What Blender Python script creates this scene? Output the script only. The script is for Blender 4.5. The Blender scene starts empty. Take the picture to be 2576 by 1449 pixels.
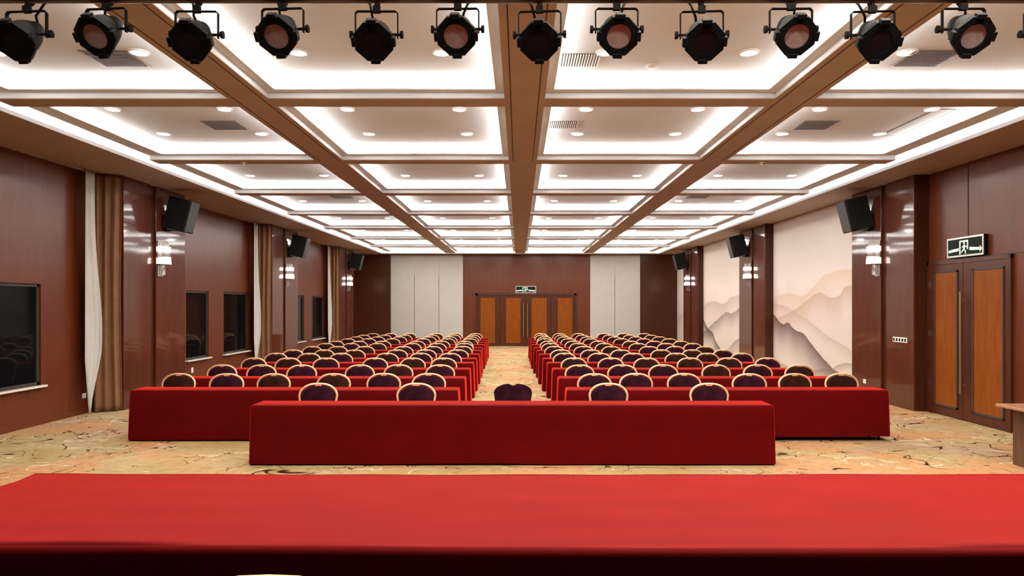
import bpy, bmesh, math, random
from mathutils import Vector, Matrix
random.seed(7)
PI = math.pi
scn = bpy.context.scene
COL = scn.collection
F = 1800.0          # focal length in pixels of the 2576 x 1449 frame
VX, VY, EYE = 1305.0, 767.0, 2.0

# ------------------------------------------------------------------ helpers
def lin(r, g, b):
    f = lambda c: (c/255/12.92) if c/255 <= .04045 else ((c/255+.055)/1.055)**2.4
    return (f(r), f(g), f(b), 1)

class MB:
    """collects shapes in a bmesh, builds ONE mesh object"""
    def __init__(self):
        self.bm = bmesh.new()
        self.M = Matrix.Identity(4)
    def v(self, p):
        return self.bm.verts.new(self.M @ Vector(p))
    def face(self, vs):
        try:
            return self.bm.faces.new(vs)
        except ValueError:
            return None
    def box(self, x0, x1, y0, y1, z0, z1, bev=0.0, seg=2):
        if x0 > x1: x0, x1 = x1, x0
        if y0 > y1: y0, y1 = y1, y0
        if z0 > z1: z0, z1 = z1, z0
        p = [(x0,y0,z0),(x1,y0,z0),(x1,y1,z0),(x0,y1,z0),(x0,y0,z1),(x1,y0,z1),(x1,y1,z1),(x0,y1,z1)]
        vs = [self.v(q) for q in p]
        fs = [self.face([vs[i] for i in f]) for f in ((3,2,1,0),(4,5,6,7),(0,1,5,4),(1,2,6,5),(2,3,7,6),(3,0,4,7))]
        if bev > 0:
            es = list({e for f in fs for e in f.edges})
            bmesh.ops.bevel(self.bm, geom=es, offset=bev, segments=seg, affect='EDGES', profile=.5)
        return self
    def tube(self, path, r, seg=10, closed=False, flat=1.0, caps=True, up=None):
        pts = [Vector(p) for p in path]
        n = len(pts)
        rings = []
        prev = None
        for i, p in enumerate(pts):
            if closed:
                t = pts[(i+1) % n] - pts[i-1]
            else:
                t = pts[min(i+1, n-1)] - pts[max(i-1, 0)]
            t.normalize()
            if prev is None:
                a = Vector(up) if up else (Vector((0,0,1)) if abs(t.z) < .9 else Vector((0,1,0)))
            else:
                a = prev
            a = (a - t*a.dot(t))
            if a.length < 1e-5:
                a = Vector((1,0,0)) - t*t.x
            a.normalize()
            prev = a
            b = t.cross(a)
            rr = r[i] if isinstance(r, (list, tuple)) else r
            rings.append([self.v(p + a*(rr*math.cos(2*PI*k/seg)) + b*(rr*flat*math.sin(2*PI*k/seg))) for k in range(seg)])
        m = n if closed else n-1
        for i in range(m):
            A, B = rings[i], rings[(i+1) % n]
            for k in range(seg):
                self.face([A[k], A[(k+1) % seg], B[(k+1) % seg], B[k]])
        if caps and not closed:
            self.face(rings[0][::-1]); self.face(rings[-1])
        return self
    def lathe(self, prof, seg=24, axis='Z', c=(0,0,0), sy=1.0):
        rings = []
        for (r, h) in prof:
            ring = []
            for k in range(seg):
                a = 2*PI*k/seg
                u, w = r*math.cos(a), r*math.sin(a)*sy
                q = (u, w, h) if axis == 'Z' else ((u, h, w) if axis == 'Y' else (h, u, w))
                ring.append(self.v((q[0]+c[0], q[1]+c[1], q[2]+c[2])))
            rings.append(ring)
        for i in range(len(rings)-1):
            A, B = rings[i], rings[i+1]
            for k in range(seg):
                self.face([A[k], A[(k+1) % seg], B[(k+1) % seg], B[k]])
        if prof[0][0] > 1e-6: self.face(rings[0][::-1])
        if prof[-1][0] > 1e-6: self.face(rings[-1])
        return self
    def prism(self, poly, a0, a1, plane='XZ', bev=0.0):
        """polygon (u,w) extruded along the remaining axis from a0 to a1"""
        def mk(u, w, a):
            return (u, a, w) if plane == 'XZ' else ((a, u, w) if plane == 'YZ' else (u, w, a))
        A = [self.v(mk(u, w, a0)) for u, w in poly]
        B = [self.v(mk(u, w, a1)) for u, w in poly]
        n = len(poly)
        fa = self.face(A[::-1]); fb = self.face(B)
        for k in range(n):
            self.face([A[k], A[(k+1) % n], B[(k+1) % n], B[k]])
        if bev > 0:
            es = list({e for f in (fa, fb) if f for e in f.edges})
            bmesh.ops.bevel(self.bm, geom=es, offset=bev, segments=2, affect='EDGES', profile=.5)
        return self
    def build(self, name, mat, parent=None, smooth=None, loc=None):
        bm = self.bm
        bmesh.ops.remove_doubles(bm, verts=bm.verts, dist=1e-5)
        bmesh.ops.recalc_face_normals(bm, faces=bm.faces)
        me = bpy.data.meshes.new(name)
        bm.to_mesh(me); bm.free()
        for m in (mat if isinstance(mat, (list, tuple)) else [mat]):
            me.materials.append(m)
        if smooth is not None:
            for p in me.polygons: p.use_smooth = True
            me.set_sharp_from_angle(angle=math.radians(smooth))
        o = bpy.data.objects.new(name, me)
        COL.objects.link(o)
        if parent: o.parent = parent
        if loc: o.location = loc
        return o

def thing(name, label, cat, loc=(0,0,0), rz=0, group=None):
    o = bpy.data.objects.new(name, None)
    COL.objects.link(o)
    o.empty_display_size = .1
    o.location = loc; o.rotation_euler = (0, 0, rz)
    tag(o, label, cat, group)
    return o
def tag(o, label, cat, group=None):
    o['label'] = label; o['category'] = cat
    if group: o['group'] = group
    return o
def struct(o):
    o['kind'] = 'structure'
    return o
def root(name, loc=(0,0,0), rz=0):
    o = bpy.data.objects.new(name, None); COL.objects.link(o)
    o.location = loc; o.rotation_euler = (0,0,rz); o.empty_display_size = .1
    return o
def dup(src, loc, rz=None, label=None, group=None):
    r = src.copy(); COL.objects.link(r); r.location = loc
    if rz is not None: r.rotation_euler = (0, 0, rz)
    if label: r['label'] = label
    if group: r['group'] = group
    for ch in list(src.children):
        c = ch.copy(); COL.objects.link(c); c.parent = r
        for g in list(ch.children):
            d = g.copy(); COL.objects.link(d); d.parent = c
    return r

# ------------------------------------------------------------------ materials
def newmat(name):
    m = bpy.data.materials.new(name); m.use_nodes = True
    nt = m.node_tree
    b = nt.nodes['Principled BSDF']
    return m, nt, b
def N(nt, t, **kw):
    n = nt.nodes.new(t)
    for k, v in kw.items(): setattr(n, k, v)
    return n
def coords(nt, scale=(1,1,1), kind='Object'):
    tc = N(nt, 'ShaderNodeTexCoord'); mp = N(nt, 'ShaderNodeMapping')
    mp.inputs['Scale'].default_value = scale
    nt.links.new(tc.outputs[kind], mp.inputs['Vector'])
    return mp.outputs['Vector']
def plain(name, col, rough=.6, metal=0, coat=0, spec=.5, var=.08, scale=6, bump=0, bscale=200, sheen=0, tint=None, srough=.5):
    m, nt, b = newmat(name)
    n = N(nt, 'ShaderNodeTexNoise'); n.inputs['Scale'].default_value = scale; n.inputs['Detail'].default_value = 4
    nt.links.new(coords(nt), n.inputs['Vector'])
    cr = N(nt, 'ShaderNodeValToRGB')
    cr.color_ramp.elements[0].position = .3; cr.color_ramp.elements[1].position = .7
    cr.color_ramp.elements[0].color = tuple(c*(1-var) for c in col[:3])+(1,)
    cr.color_ramp.elements[1].color = tuple(min(1, c*(1+var)) for c in col[:3])+(1,)
    nt.links.new(n.outputs['Fac'], cr.inputs['Fac']); nt.links.new(cr.outputs['Color'], b.inputs['Base Color'])
    b.inputs['Roughness'].default_value = rough; b.inputs['Metallic'].default_value = metal
    b.inputs['Coat Weight'].default_value = coat; b.inputs['Specular IOR Level'].default_value = spec
    b.inputs['Sheen Weight'].default_value = sheen; b.inputs['Sheen Roughness'].default_value = srough
    if tint: b.inputs['Sheen Tint'].default_value = tint
    if bump:
        n2 = N(nt, 'ShaderNodeTexNoise'); n2.inputs['Scale'].default_value = bscale
        nt.links.new(coords(nt), n2.inputs['Vector'])
        bp = N(nt, 'ShaderNodeBump'); bp.inputs['Strength'].default_value = bump; bp.inputs['Distance'].default_value = .01
        nt.links.new(n2.outputs['Fac'], bp.inputs['Height']); nt.links.new(bp.outputs['Normal'], b.inputs['Normal'])
    return m
def emit(name, col, strength, base=None):
    m, nt, b = newmat(name)
    b.inputs['Base Color'].default_value = base or (.8,.8,.8,1)
    b.inputs['Emission Color'].default_value = col
    b.inputs['Emission Strength'].default_value = strength
    return m
def wood(name, c0, c1, rough=.3, coat=0, gs=(6,6,.5), coat_rough=.08, spec=.5):
    m, nt, b = newmat(name)
    vec = coords(nt, gs)
    n = N(nt, 'ShaderNodeTexNoise'); n.inputs['Scale'].default_value = 3; n.inputs['Detail'].default_value = 8
    n.inputs['Distortion'].default_value = .6
    nt.links.new(vec, n.inputs['Vector'])
    n2 = N(nt, 'ShaderNodeTexNoise'); n2.inputs['Scale'].default_value = 28; n2.inputs['Detail'].default_value = 3
    nt.links.new(vec, n2.inputs['Vector'])
    mx = N(nt, 'ShaderNodeMath', operation='MULTIPLY_ADD'); mx.inputs[1].default_value = .35
    nt.links.new(n2.outputs['Fac'], mx.inputs[0]); nt.links.new(n.outputs['Fac'], mx.inputs[2])
    cr = N(nt, 'ShaderNodeValToRGB'); cr.color_ramp.elements[0].position = .45; cr.color_ramp.elements[1].position = .9
    cr.color_ramp.elements[0].color = c0; cr.color_ramp.elements[1].color = c1
    nt.links.new(mx.outputs[0], cr.inputs['Fac']); nt.links.new(cr.outputs['Color'], b.inputs['Base Color'])
    b.inputs['Roughness'].default_value = rough
    b.inputs['Specular IOR Level'].default_value = spec
    b.inputs['Coat Weight'].default_value = coat; b.inputs['Coat Roughness'].default_value = coat_rough
    return m

M = {}
M['paint'] = plain('ceiling_paint', (.62,.635,.65,1), .8, spec=.2, var=.02, scale=2)
M['taupe'] = plain('taupe_paint', (.36,.255,.195,1), .6, var=.05, scale=2)
M['wall'] = wood('wall_veneer', (.085,.0155,.003,1), (.115,.0235,.005,1), rough=.6, coat=.5, gs=(3,3,.35), coat_rough=.28, spec=.1)
M['column'] = wood('varnished_veneer', (.062,.0115,.0035,1), (.088,.018,.006,1), rough=.5, spec=.1, coat=.8, gs=(3,3,.35), coat_rough=.06)
M['dark_wood'] = wood('dark_veneer', (.044,.010,.004,1), (.066,.016,.006,1), rough=.5, coat=.35, spec=.1, coat_rough=.2)
M['door_wood'] = wood('door_frame_veneer', (.052,.012,.004,1), (.075,.018,.007,1), rough=.5, coat=.4, spec=.1, coat_rough=.2)
M['amber'] = wood('amber_veneer', (.165,.040,.0025,1), (.225,.058,.004,1), rough=.5, spec=.1, coat=.15, gs=(4,4,.8))
M['desk'] = wood('desk_veneer', (.30,.15,.07,1), (.42,.22,.11,1), rough=.35, coat=.3, gs=(1,5,5))
M['desk_dark'] = wood('desk_dark_veneer', (.075,.032,.016,1), (.11,.05,.024,1), rough=.4, coat=.2)
M['fabric'] = plain('pale_fabric_panel', (.415,.40,.375,1), .85, var=.03, scale=3, bump=.15)
M['seam'] = plain('dark_seam', (.03,.02,.015,1), .7)
M['red'] = plain('red_tablecloth', (.082,.0009,.0014,1), .8, spec=.05, var=.10, scale=3.5, bump=.12, bscale=350, sheen=1, tint=(1,.045,.022,1), srough=.36)
M['purple'] = plain('plum_upholstery', (.024,.004,.009,1), .85, spec=.05, var=.4, scale=9, bump=.2)
M['brown_fabric'] = plain('brown_upholstery', (.026,.007,.004,1), .85, spec=.05, var=.4, scale=9, bump=.2)
M['gold'] = plain('gilt_frame', (.78,.43,.235,1), .42, metal=.3, var=.08)
M['black'] = plain('black_metal', (.0045,.0035,.003,1), .8, spec=.1, var=.2)
M['black_box'] = plain('black_cabinet', (.007,.007,.008,1), .6, spec=.25, var=.2)
M['grille'] = plain('speaker_grille', (.035,.032,.032,1), .5, spec=.3, bump=.5, bscale=400)
M['steel'] = plain('brushed_steel', (.55,.52,.48,1), .3, metal=1)
M['bronze'] = plain('bronze_handle', (.36,.23,.11,1), .3, metal=.8)
M['white_plastic'] = plain('white_plastic', (.78,.76,.72,1), .4, var=.02)
M['stone'] = plain('pale_stone_sill', (.62,.57,.50,1), .4, var=.08, scale=12)
M['sheer'] = plain('white_sheer', (.46,.445,.41,1), .85, var=.04)
M['drape'] = plain('brown_drape', (.20,.095,.045,1), .6, spec=.2, var=.1)
M['vent'] = plain('vent_metal', (.16,.13,.11,1), .5, var=.05)
M['dark'] = plain('dark_void', (.006,.006,.006,1), .8)
M['pipe'] = plain('brown_pipe', (.085,.05,.032,1), .5, var=.15)
M['stage'] = plain('stage_carpet', (.05,.008,.007,1), .9)
WARM = (1, .93, .84, 1)
M['led'] = emit('cove_led', (1, .955, .905, 1), 23)
M['lamp'] = emit('downlight_diffuser', (1, .93, .84, 1), 14)
M['sconce_glow'] = emit('sconce_glow', (1, .93, .85, 1), 4)
M['sign_face'] = plain('sign_face', (.006,.016,.009,1), .6, spec=.1, var=.3)
M['sign_glow'] = emit('sign_glow', (.74,.95,.76,1), .26, (.5,.6,.5,1))

def glassy(name, col, rough, alpha):
    m, nt, b = newmat(name)
    b.inputs['Base Color'].default_value = col; b.inputs['Roughness'].default_value = rough
    b.inputs['Alpha'].default_value = alpha
    return m
# night glass: black sheet that only mirrors the room
m, nt, b = newmat('night_glass'); M['night'] = m
n = N(nt, 'ShaderNodeTexNoise'); n.inputs['Scale'].default_value = 1.5
nt.links.new(coords(nt), n.inputs['Vector'])
cr = N(nt, 'ShaderNodeValToRGB'); cr.color_ramp.elements[0].color = (.002,.002,.003,1); cr.color_ramp.elements[1].color = (.006,.006,.007,1)
nt.links.new(n.outputs['Fac'], cr.inputs['Fac']); nt.links.new(cr.outputs['Color'], b.inputs['Base Color'])
b.inputs['Roughness'].default_value = .04; b.inputs['Specular IOR Level'].default_value = .12
# crystal for the sconces
m, nt, b = newmat('crystal'); M['crystal'] = m
b.inputs['Base Color'].default_value = (.92,.88,.84,1); b.inputs['Roughness'].default_value = .05
b.inputs['Transmission Weight'].default_value = .8; b.inputs['IOR'].default_value = 1.35
# lens of the stage lamps
M['lens'] = glassy('lens_glass', (.25,.25,.25,1), .06, .16)
M['reflector'] = plain('lamp_reflector', (.40,.32,.27,1), .4, metal=.4, var=.2, scale=14)
M['gel'] = plain('dark_plum_gel', (.006,.002,.003,1), .5, spec=.2, var=.3)

# carpet: sand ground, peach and mauve clouds, thin dark and pale strokes
m, nt, b = newmat('patterned_carpet'); M['carpet'] = m
vec = coords(nt)
def noise(scale, detail=3, dist=0, v=None, mscale=None):
    n = N(nt, 'ShaderNodeTexNoise'); n.inputs['Scale'].default_value = scale; n.inputs['Detail'].default_value = detail
    n.inputs['Distortion'].default_value = dist
    if mscale: v = coords(nt, mscale)
    nt.links.new(v or vec, n.inputs['Vector']); return n.outputs['Fac']
def ramp(fac, stops, interp='LINEAR'):
    r = N(nt, 'ShaderNodeValToRGB'); r.color_ramp.interpolation = interp
    e = r.color_ramp.elements
    while len(e) < len(stops): e.new(.5)
    for i, (p, c) in enumerate(stops):
        e[i].position = p; e[i].color = c if len(c) == 4 else tuple(c)+(1,)
    nt.links.new(fac, r.inputs['Fac']); return r.outputs['Color']
def mix(a, bcol, fac):
    x = N(nt, 'ShaderNodeMix', data_type='RGBA')
    nt.links.new(fac, x.inputs[0])
    for s, i in ((a, 6), (bcol, 7)):
        if isinstance(s, tuple): x.inputs[i].default_value = s
        else: nt.links.new(s, x.inputs[i])
    return x.outputs[2]
W, K = (1,1,1), (0,0,0)
ground = ramp(noise(.9, 4, .8), [(.30, lin(196,168,116)), (.5, lin(208,182,132)), (.72, lin(222,200,158))])
peach = ramp(noise(.55, 3, .6), [(.46, K), (.58, (.9,.9,.9))])
c = mix(ground, lin(226,166,118), peach)
mauve = ramp(noise(.7, 3, .5, mscale=(1.2,.8,1)), [(.55, K), (.68, (.75,.75,.75))])
c = mix(c, lin(206,170,150), mauve)
mot = ramp(noise(9, 4, 1.2), [(.50, K), (.64, (.55,.55,.55))])
c = mix(c, lin(176,140,92), mot)
def strokes(scale, width, mscale, lo, hi, mask_scale):
    a = noise(scale, 2, .9, mscale=mscale)
    st = ramp(a, [(.5-width, K), (.5-width*.4, W), (.5+width*.4, W), (.5+width, K)])
    mk = ramp(noise(mask_scale, 2, .3, mscale=(1,1.3,1)), [(lo, K), (hi, W)])
    mm = N(nt, 'ShaderNodeMath', operation='MULTIPLY')
    nt.links.new(st, mm.inputs[0]); nt.links.new(mk, mm.inputs[1]); return mm.outputs[0]
c = mix(c, lin(238,220,184), strokes(1.2, .018, (1,1.5,1), .5, .56, .9))
c = mix(c, lin(70,38,14), strokes(.95, .010, (1,1.2,1), .52, .56, .8))
c = mix(c, lin(84,48,22), strokes(1.7, .012, (1.3,1,1), .53, .57, 1.0))
hs = N(nt, 'ShaderNodeHueSaturation'); hs.inputs['Value'].default_value = .57; hs.inputs['Saturation'].default_value = 1.0
nt.links.new(c, hs.inputs['Color']); nt.links.new(hs.outputs['Color'], b.inputs['Base Color'])
b.inputs['Roughness'].default_value = .95; b.inputs['Specular IOR Level'].default_value = .03
n2 = N(nt, 'ShaderNodeTexNoise'); n2.inputs['Scale'].default_value = 260; nt.links.new(vec, n2.inputs['Vector'])
bp = N(nt, 'ShaderNodeBump'); bp.inputs['Strength'].default_value = .25; bp.inputs['Distance'].default_value = .01
nt.links.new(n2.outputs['Fac'], bp.inputs['Height']); nt.links.new(bp.outputs['Normal'], b.inputs['Normal'])

# ink landscape mural; object coordinates: y = 0 near .. length far, z = height
def mural_mat(name, length, layers, seed):
    m, nt, b = newmat(name)
    tc = N(nt, 'ShaderNodeTexCoord'); sp = N(nt, 'ShaderNodeSeparateXYZ')
    nt.links.new(tc.outputs['Object'], sp.inputs[0])
    def math_(op, a, c=None, clamp=False):
        x = N(nt, 'ShaderNodeMath', operation=op, use_clamp=clamp)
        for i, s in enumerate((a, c)):
            if s is None: continue
            if isinstance(s, (int, float)): x.inputs[i].default_value = s
            else: nt.links.new(s, x.inputs[i])
        return x.outputs[0]
    def nz(scale, detail, off):
        mp = N(nt, 'ShaderNodeMapping'); mp.inputs['Location'].default_value = (off, off*.7, seed)
        nt.links.new(tc.outputs['Object'], mp.inputs['Vector'])
        n = N(nt, 'ShaderNodeTexNoise'); n.inputs['Scale'].default_value = scale; n.inputs['Detail'].default_value = detail
        nt.links.new(mp.outputs[0], n.inputs['Vector']); return n.outputs['Fac']
    r = N(nt, 'ShaderNodeValToRGB'); e = r.color_ramp.elements
    e.new(.5); e.new(.75)
    for el, p, cc in zip(e, (.12,.38,.58,.85), (lin(206,194,184), lin(212,194,190), lin(224,214,208), lin(220,212,205))):
        el.position = p; el.color = cc
    hz = math_('ADD', math_('MULTIPLY', sp.outputs['Z'], 1/4.45), math_('MULTIPLY', math_('SUBTRACT', nz(.8, 4, 3), .5), .35))
    nt.links.new(hz, r.inputs['Fac'])
    col = r.outputs['Color']
    u = math_('MULTIPLY', sp.outputs['Y'], 1/length)
    for i, (pts, cc, fade, rough, top) in enumerate(layers):
        fc = N(nt, 'ShaderNodeFloatCurve')
        cv = fc.mapping.curves[0]
        for k, (pu, ph) in enumerate(pts):
            if k < 2: cv.points[k].location = (pu, ph/4.5)
            else: cv.points.new(pu, ph/4.5)
        fc.mapping.update()
        nt.links.new(u, fc.inputs['Value'])
        h = math_('MULTIPLY', fc.outputs[0], 4.5)
        h = math_('ADD', h, math_('MULTIPLY', math_('SUBTRACT', nz(2.2, 6, 11+i*5), .5), rough))
        d = math_('SUBTRACT', h, sp.outputs['Z'])                     # metres below the ridge line
        edge = math_('MULTIPLY', d, 1/.03, True)
        f = math_('SUBTRACT', 1, math_('MULTIPLY', d, 1/fade, True), True)
        f = math_('POWER', f, 1.3)
        a = math_('MULTIPLY', math_('MULTIPLY', edge, f), top)
        x = N(nt, 'ShaderNodeMix', data_type='RGBA')
        nt.links.new(a, x.inputs[0]); nt.links.new(col, x.inputs[6]); x.inputs[7].default_value = cc
        col = x.outputs[2]
    nt.links.new(col, b.inputs['Base Color'])
    b.inputs['Roughness'].default_value = .8
    return m

# ------------------------------------------------------------------ room shell
XL, XR, YN, YF = -8.0, 7.72, -2.6, 34.8
ZS, ZB, ZF, ZC = 4.45, 4.45, 4.53, 4.68       # soffit, beam, coffer frame, coffer ceiling
SXL, SXR, SYF = -6.53, 6.67, 34.05            # inner edges of the soffit
struct(MB().box(XL-.4, XR+.4, YN-.3, YF+.3, -.12, 0).build('floor', M['carpet']))
struct(MB().box(XL-.4, XR+.4, YF, YF+.2, 0, 4.9).build('wall_far', M['wall']))
struct(MB().box(XL-.4, XR+.4, YN-.2, YN, 0, 4.9).build('wall_near', M['dark_wood']))

# left wall with four window openings
WINS = [(9.6, 11.98), (17.2, 18.46), (19.4, 21.15), (27.65, 29.35)]
SMALL = (25.55, 26.66)
WZ0, WZ1 = .66, 2.35
ops = sorted(WINS + [SMALL])
mb = MB()
mb.box(XL-.3, XL, YN, YF, 0, WZ0).box(XL-.3, XL, YN, YF, WZ1, 4.9)
y = YN
for a, c in ops:
    mb.box(XL-.3, XL, y, a, WZ0, WZ1); y = c
mb.box(XL-.3, XL, y, YF, WZ0, WZ1)
struct(mb.build('wall_left', M['wall']))
for i, (a, c) in enumerate(ops):
    w = struct(root('window_%d' % (i+1), (XL, (a+c)/2, WZ0)))
    hw = (c-a)/2; hh = WZ1-WZ0
    MB().box(-.075, -.06, -hw+.004, hw-.004, .03, hh-.004).build('glass_pane', M['night'], w)
    fr = MB()
    for s in (-1, 1):
        fr.box(-.10, -.03, s*hw, s*(hw-.05), .0, hh)
    fr.box(-.10, -.03, -hw, hw, hh-.05, hh).box(-.10, -.03, -hw, hw, 0, .05)
    fr.build('window_frame', M['seam'], w)
    MB().box(-.029, .08, -hw-.05, hw+.06, -.035, 0.0, .006).build('window_sill', M['stone'], w)

# right wall
struct(MB().box(XR, XR+.2, YN, YF, 0, 4.9).build('wall_right', M['wall']))

# varnished columns, left and right, at the same spacing
def column(xw, side, y0, xf, ylen=2.5):
    """xw wall plane, xf face plane"""
    r = struct(root('column', (xw, y0, 0)))
    d = abs(xw-xf)
    s = side                                   # +1: faces +X
    MB().box(-s*.0, s*(d-.05), 0.0, ylen, 0, 4.45).build('core', M['dark_wood'], r)
    MB().box(s*(d-.05), s*d, 0, 1.00, 0, 4.45, .006).build('panel', M['column'], r)
    MB().box(s*(d-.05), s*d, 1.22, ylen, 0, 4.45, .006).build('panel', M['column'], r)
    return r
CL = [13.58, 21.78, 29.98]
CR = [13.46, 21.62, 29.80]
for y0 in CL: column(XL, 1, y0, -7.5)
for y0 in CR: column(XR, -1, y0, 7.43)

# far wall fittings
struct(MB().box(XL, XL+1.76, YF-.06, YF, 0, 4.45).build('trim_1', M['dark_wood']))
for k, (xa, xb, lab) in enumerate([(-6.22, -5.075, 'pale grey fabric wall panel beside the dark wood in the far left corner'),
        (-5.06, -3.89, 'pale grey fabric wall panel in the middle of the three left of the far doors'),
        (-3.875, -2.71, 'pale grey fabric wall panel closest to the far doors on their left'),
        (3.47, 4.66, 'pale grey fabric wall panel closest to the far doors on their right'),
        (4.675, 5.90, 'pale grey fabric wall panel beside the dark wood in the far right corner')]):
    t = thing('fabric_panel', lab, 'wall panel', ((xa+xb)/2, YF, 0), 0, 'pale fabric panels on the far wall')
    h = (xb-xa)/2
    MB().box(-h, h, -.05, -.001, .02, 4.42, .012).build('panel_face', M['fabric'], t)
    if k in (1, 2, 4):
        MB().box(-h-.012, -h-.003, -.055, -.005, 3.45, 4.36).build('edge_strip', M['steel'], t)
struct(MB().box(5.92, XR, YF-.06, YF, 0, 4.45).build('trim_2', M['dark_wood']))

# doors
def pull(parent, x, z0, z1, d, mat='bronze'):
    MB().tube([(x, -d, z0), (x, -d, z1)], .022, 10).box(x-.012, x+.012, -d, 0, z0+.12, z0+.15).box(x-.012, x+.012, -d, 0, z1-.15, z1-.12).build('pull_handle', M[mat], parent, smooth=40)
d1 = struct(root('door_1', (0, YF, 0)))
fx0, fx1 = -2.09, 2.80
MB().box(fx0, fx0+.10, -.10, -.001, 0, 2.56).box(fx1-.10, fx1, -.10, -.001, 0, 2.56).box(fx0, fx1, -.10, -.001, 2.46, 2.56).build('door_frame', M['door_wood'], d1)
edges = [fx0+.10, -.91, .325, 1.56, fx1-.10]
ambers = [(-1.86,-1.15), (-.62,.09), (.62,1.36), (1.89,2.60)]
for i in range(4):
    a, c = edges[i]+.006, edges[i+1]-.006
    p0, p1 = ambers[i]
    lf = MB().box(a, c, -.07, -.02, .01, 2.455, .004).build('door_leaf', M['door_wood'], d1)
    MB().box(p0, p1, -.078, -.06, .14, 2.34).build('inset_panel', M['amber'], lf)
    fr = MB()
    for (q0, q1, z0, z1) in ((p0-.03,p0,.11,2.37),(p1,p1+.03,.11,2.37),(p0-.03,p1+.03,2.34,2.37),(p0-.03,p1+.03,.11,.14)):
        fr.box(q0, q1, -.084, -.068, z0, z1)
    fr.build('panel_moulding', M['dark_wood'], lf)
    if i == 1: 
        o = MB().tube([(.23,-.16,.45),(.23,-.16,2.08)], .025, 10).box(.218,.242,-.16,-.06,.6,.63).box(.218,.242,-.16,-.06,1.9,1.93).build('pull_handle', M['bronze'], lf, smooth=40)
    if i == 2:
        o = MB().tube([(.42,-.16,.45),(.42,-.16,2.08)], .025, 10).box(.408,.432,-.16,-.06,.6,.63).box(.408,.432,-.16,-.06,1.9,1.93).build('pull_handle', M['bronze'], lf, smooth=40)
# panelling lines over the far doors
struct(MB().box(-2.5, 3.2, YF-.012, YF, 2.585, 2.60).build('trim_3', M['seam']))

# right wall double door; local x runs along the wall: rotate so that local -y looks to -X
d2 = struct(root('door_2', (XR, 12.36, 0), -PI/2))
# local +x  -> world -Y ; local -y -> world -X
MB().box(-1.08, -1.0, -.05, -.001, 0, 2.80).box(1.12, 1.2, -.05, -.001, 0, 2.80).box(-1.08, 1.2, -.05, -.001, 2.73, 2.80).build('door_frame', M['door_wood'], d2)
for (a, c, p0, p1, hx) in ((-1.0, -.006, -.80, -.17, -.07), (.006, 1.12, .30, 1.02, .06)):
    lf = MB().box(a, c, -.045, -.01, .01, 2.725, .004).build('door_leaf', M['door_wood'], d2)
    MB().box(p0, p1, -.052, -.04, .20, 2.58).build('inset_panel', M['amber'], lf)
    fr = MB()
    for (q0, q1, z0, z1) in ((p0-.03,p0,.17,2.61),(p1,p1+.03,.17,2.61),(p0-.03,p1+.03,2.58,2.61),(p0-.03,p1+.03,.17,.20)):
        fr.box(q0, q1, -.062, -.042, z0, z1)
    fr.build('panel_moulding', M['seam'], lf)
    if hx > 0:
        MB().tube([(hx,-.13,.47),(hx,-.13,2.23)], .022, 10).box(hx-.012,hx+.012,-.13,-.04,.6,.63).box(hx-.012,hx+.012,-.13,-.04,2.05,2.08).build('pull_handle', M['bronze'], lf, smooth=40)
    else:
        hg = MB()
        for z in (.5, 1.4, 2.3): hg.box(a-.02, a+.01, -.06, -.04, z, z+.12)
        hg.build('hinge', M['steel'], lf)
# panel seams over that door
struct(MB().box(XR-.006, XR, 12.28, 12.30, 2.82, 4.44).box(XR-.006, XR, 9.0, 13.44, 2.80, 2.815).build('trim_4', M['seam']))

# skirting along both long walls
sk = MB()
for a, c in ((YN, CL[0]), (CL[0]+2.5, CL[1]), (CL[1]+2.5, CL[2]), (CL[2]+2.5, YF)):
    sk.box(XL, XL+.015, a, c, 0, .10)
struct(sk.build('baseboard_left', M['wall']))
sk = MB()
for a, c in ((YN, 11.15), (13.45, CR[0]), (CR[0]+2.5, CR[1]), (CR[1]+2.5, CR[2]), (CR[2]+2.5, YF)):
    sk.box(XR-.015, XR, a, c, 0, .10)
struct(sk.build('baseboard_right', M['wall']))

# murals between the right hand columns
def mural(y0, y1, mat, label):
    t = thing('wall_mural', label, 'mural', (XR, y0, 0), 0, 'ink landscape murals on the right wall')
    MB().box(-.03, -.002, .01, y1-y0-.01, .10, 4.44).build('canvas', mat, t)
TAN, BRN, GRY, DRK = lin(206,172,140), lin(172,142,118), lin(150,134,124), lin(92,66,60)
m1 = mural_mat('ink_landscape_tan', 5.6, [
    ([(0,2.72),(.08,2.84),(.2,2.85),(.37,2.74),(.48,2.5),(.6,2.28),(.8,2.35),(1,2.2)], lin(210,182,156), .8, .10, .8),
    ([(0,2.46),(.09,2.46),(.17,2.42),(.21,2.25),(.32,2.22),(.42,2.33),(.54,2.18),(.7,1.9),(1,1.6)], lin(178,148,122), .7, .08, .75),
    ([(0,.9),(.3,1.2),(.6,1.7),(.85,1.98),(1,2.05)], lin(170,140,132), .35, .14, .55),
    ([(0,.1),(.3,.5),(.52,1.02),(.6,1.22),(.72,1.34),(.8,1.50),(.88,1.46),(.97,1.64),(1,1.7)], lin(84,54,50), 1.1, .14, .95),
    ([(0,.66),(.1,.66),(.2,.60),(.3,.45),(1,.3)], lin(120,94,84), .22, .10, .7)], 1.3)
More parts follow.
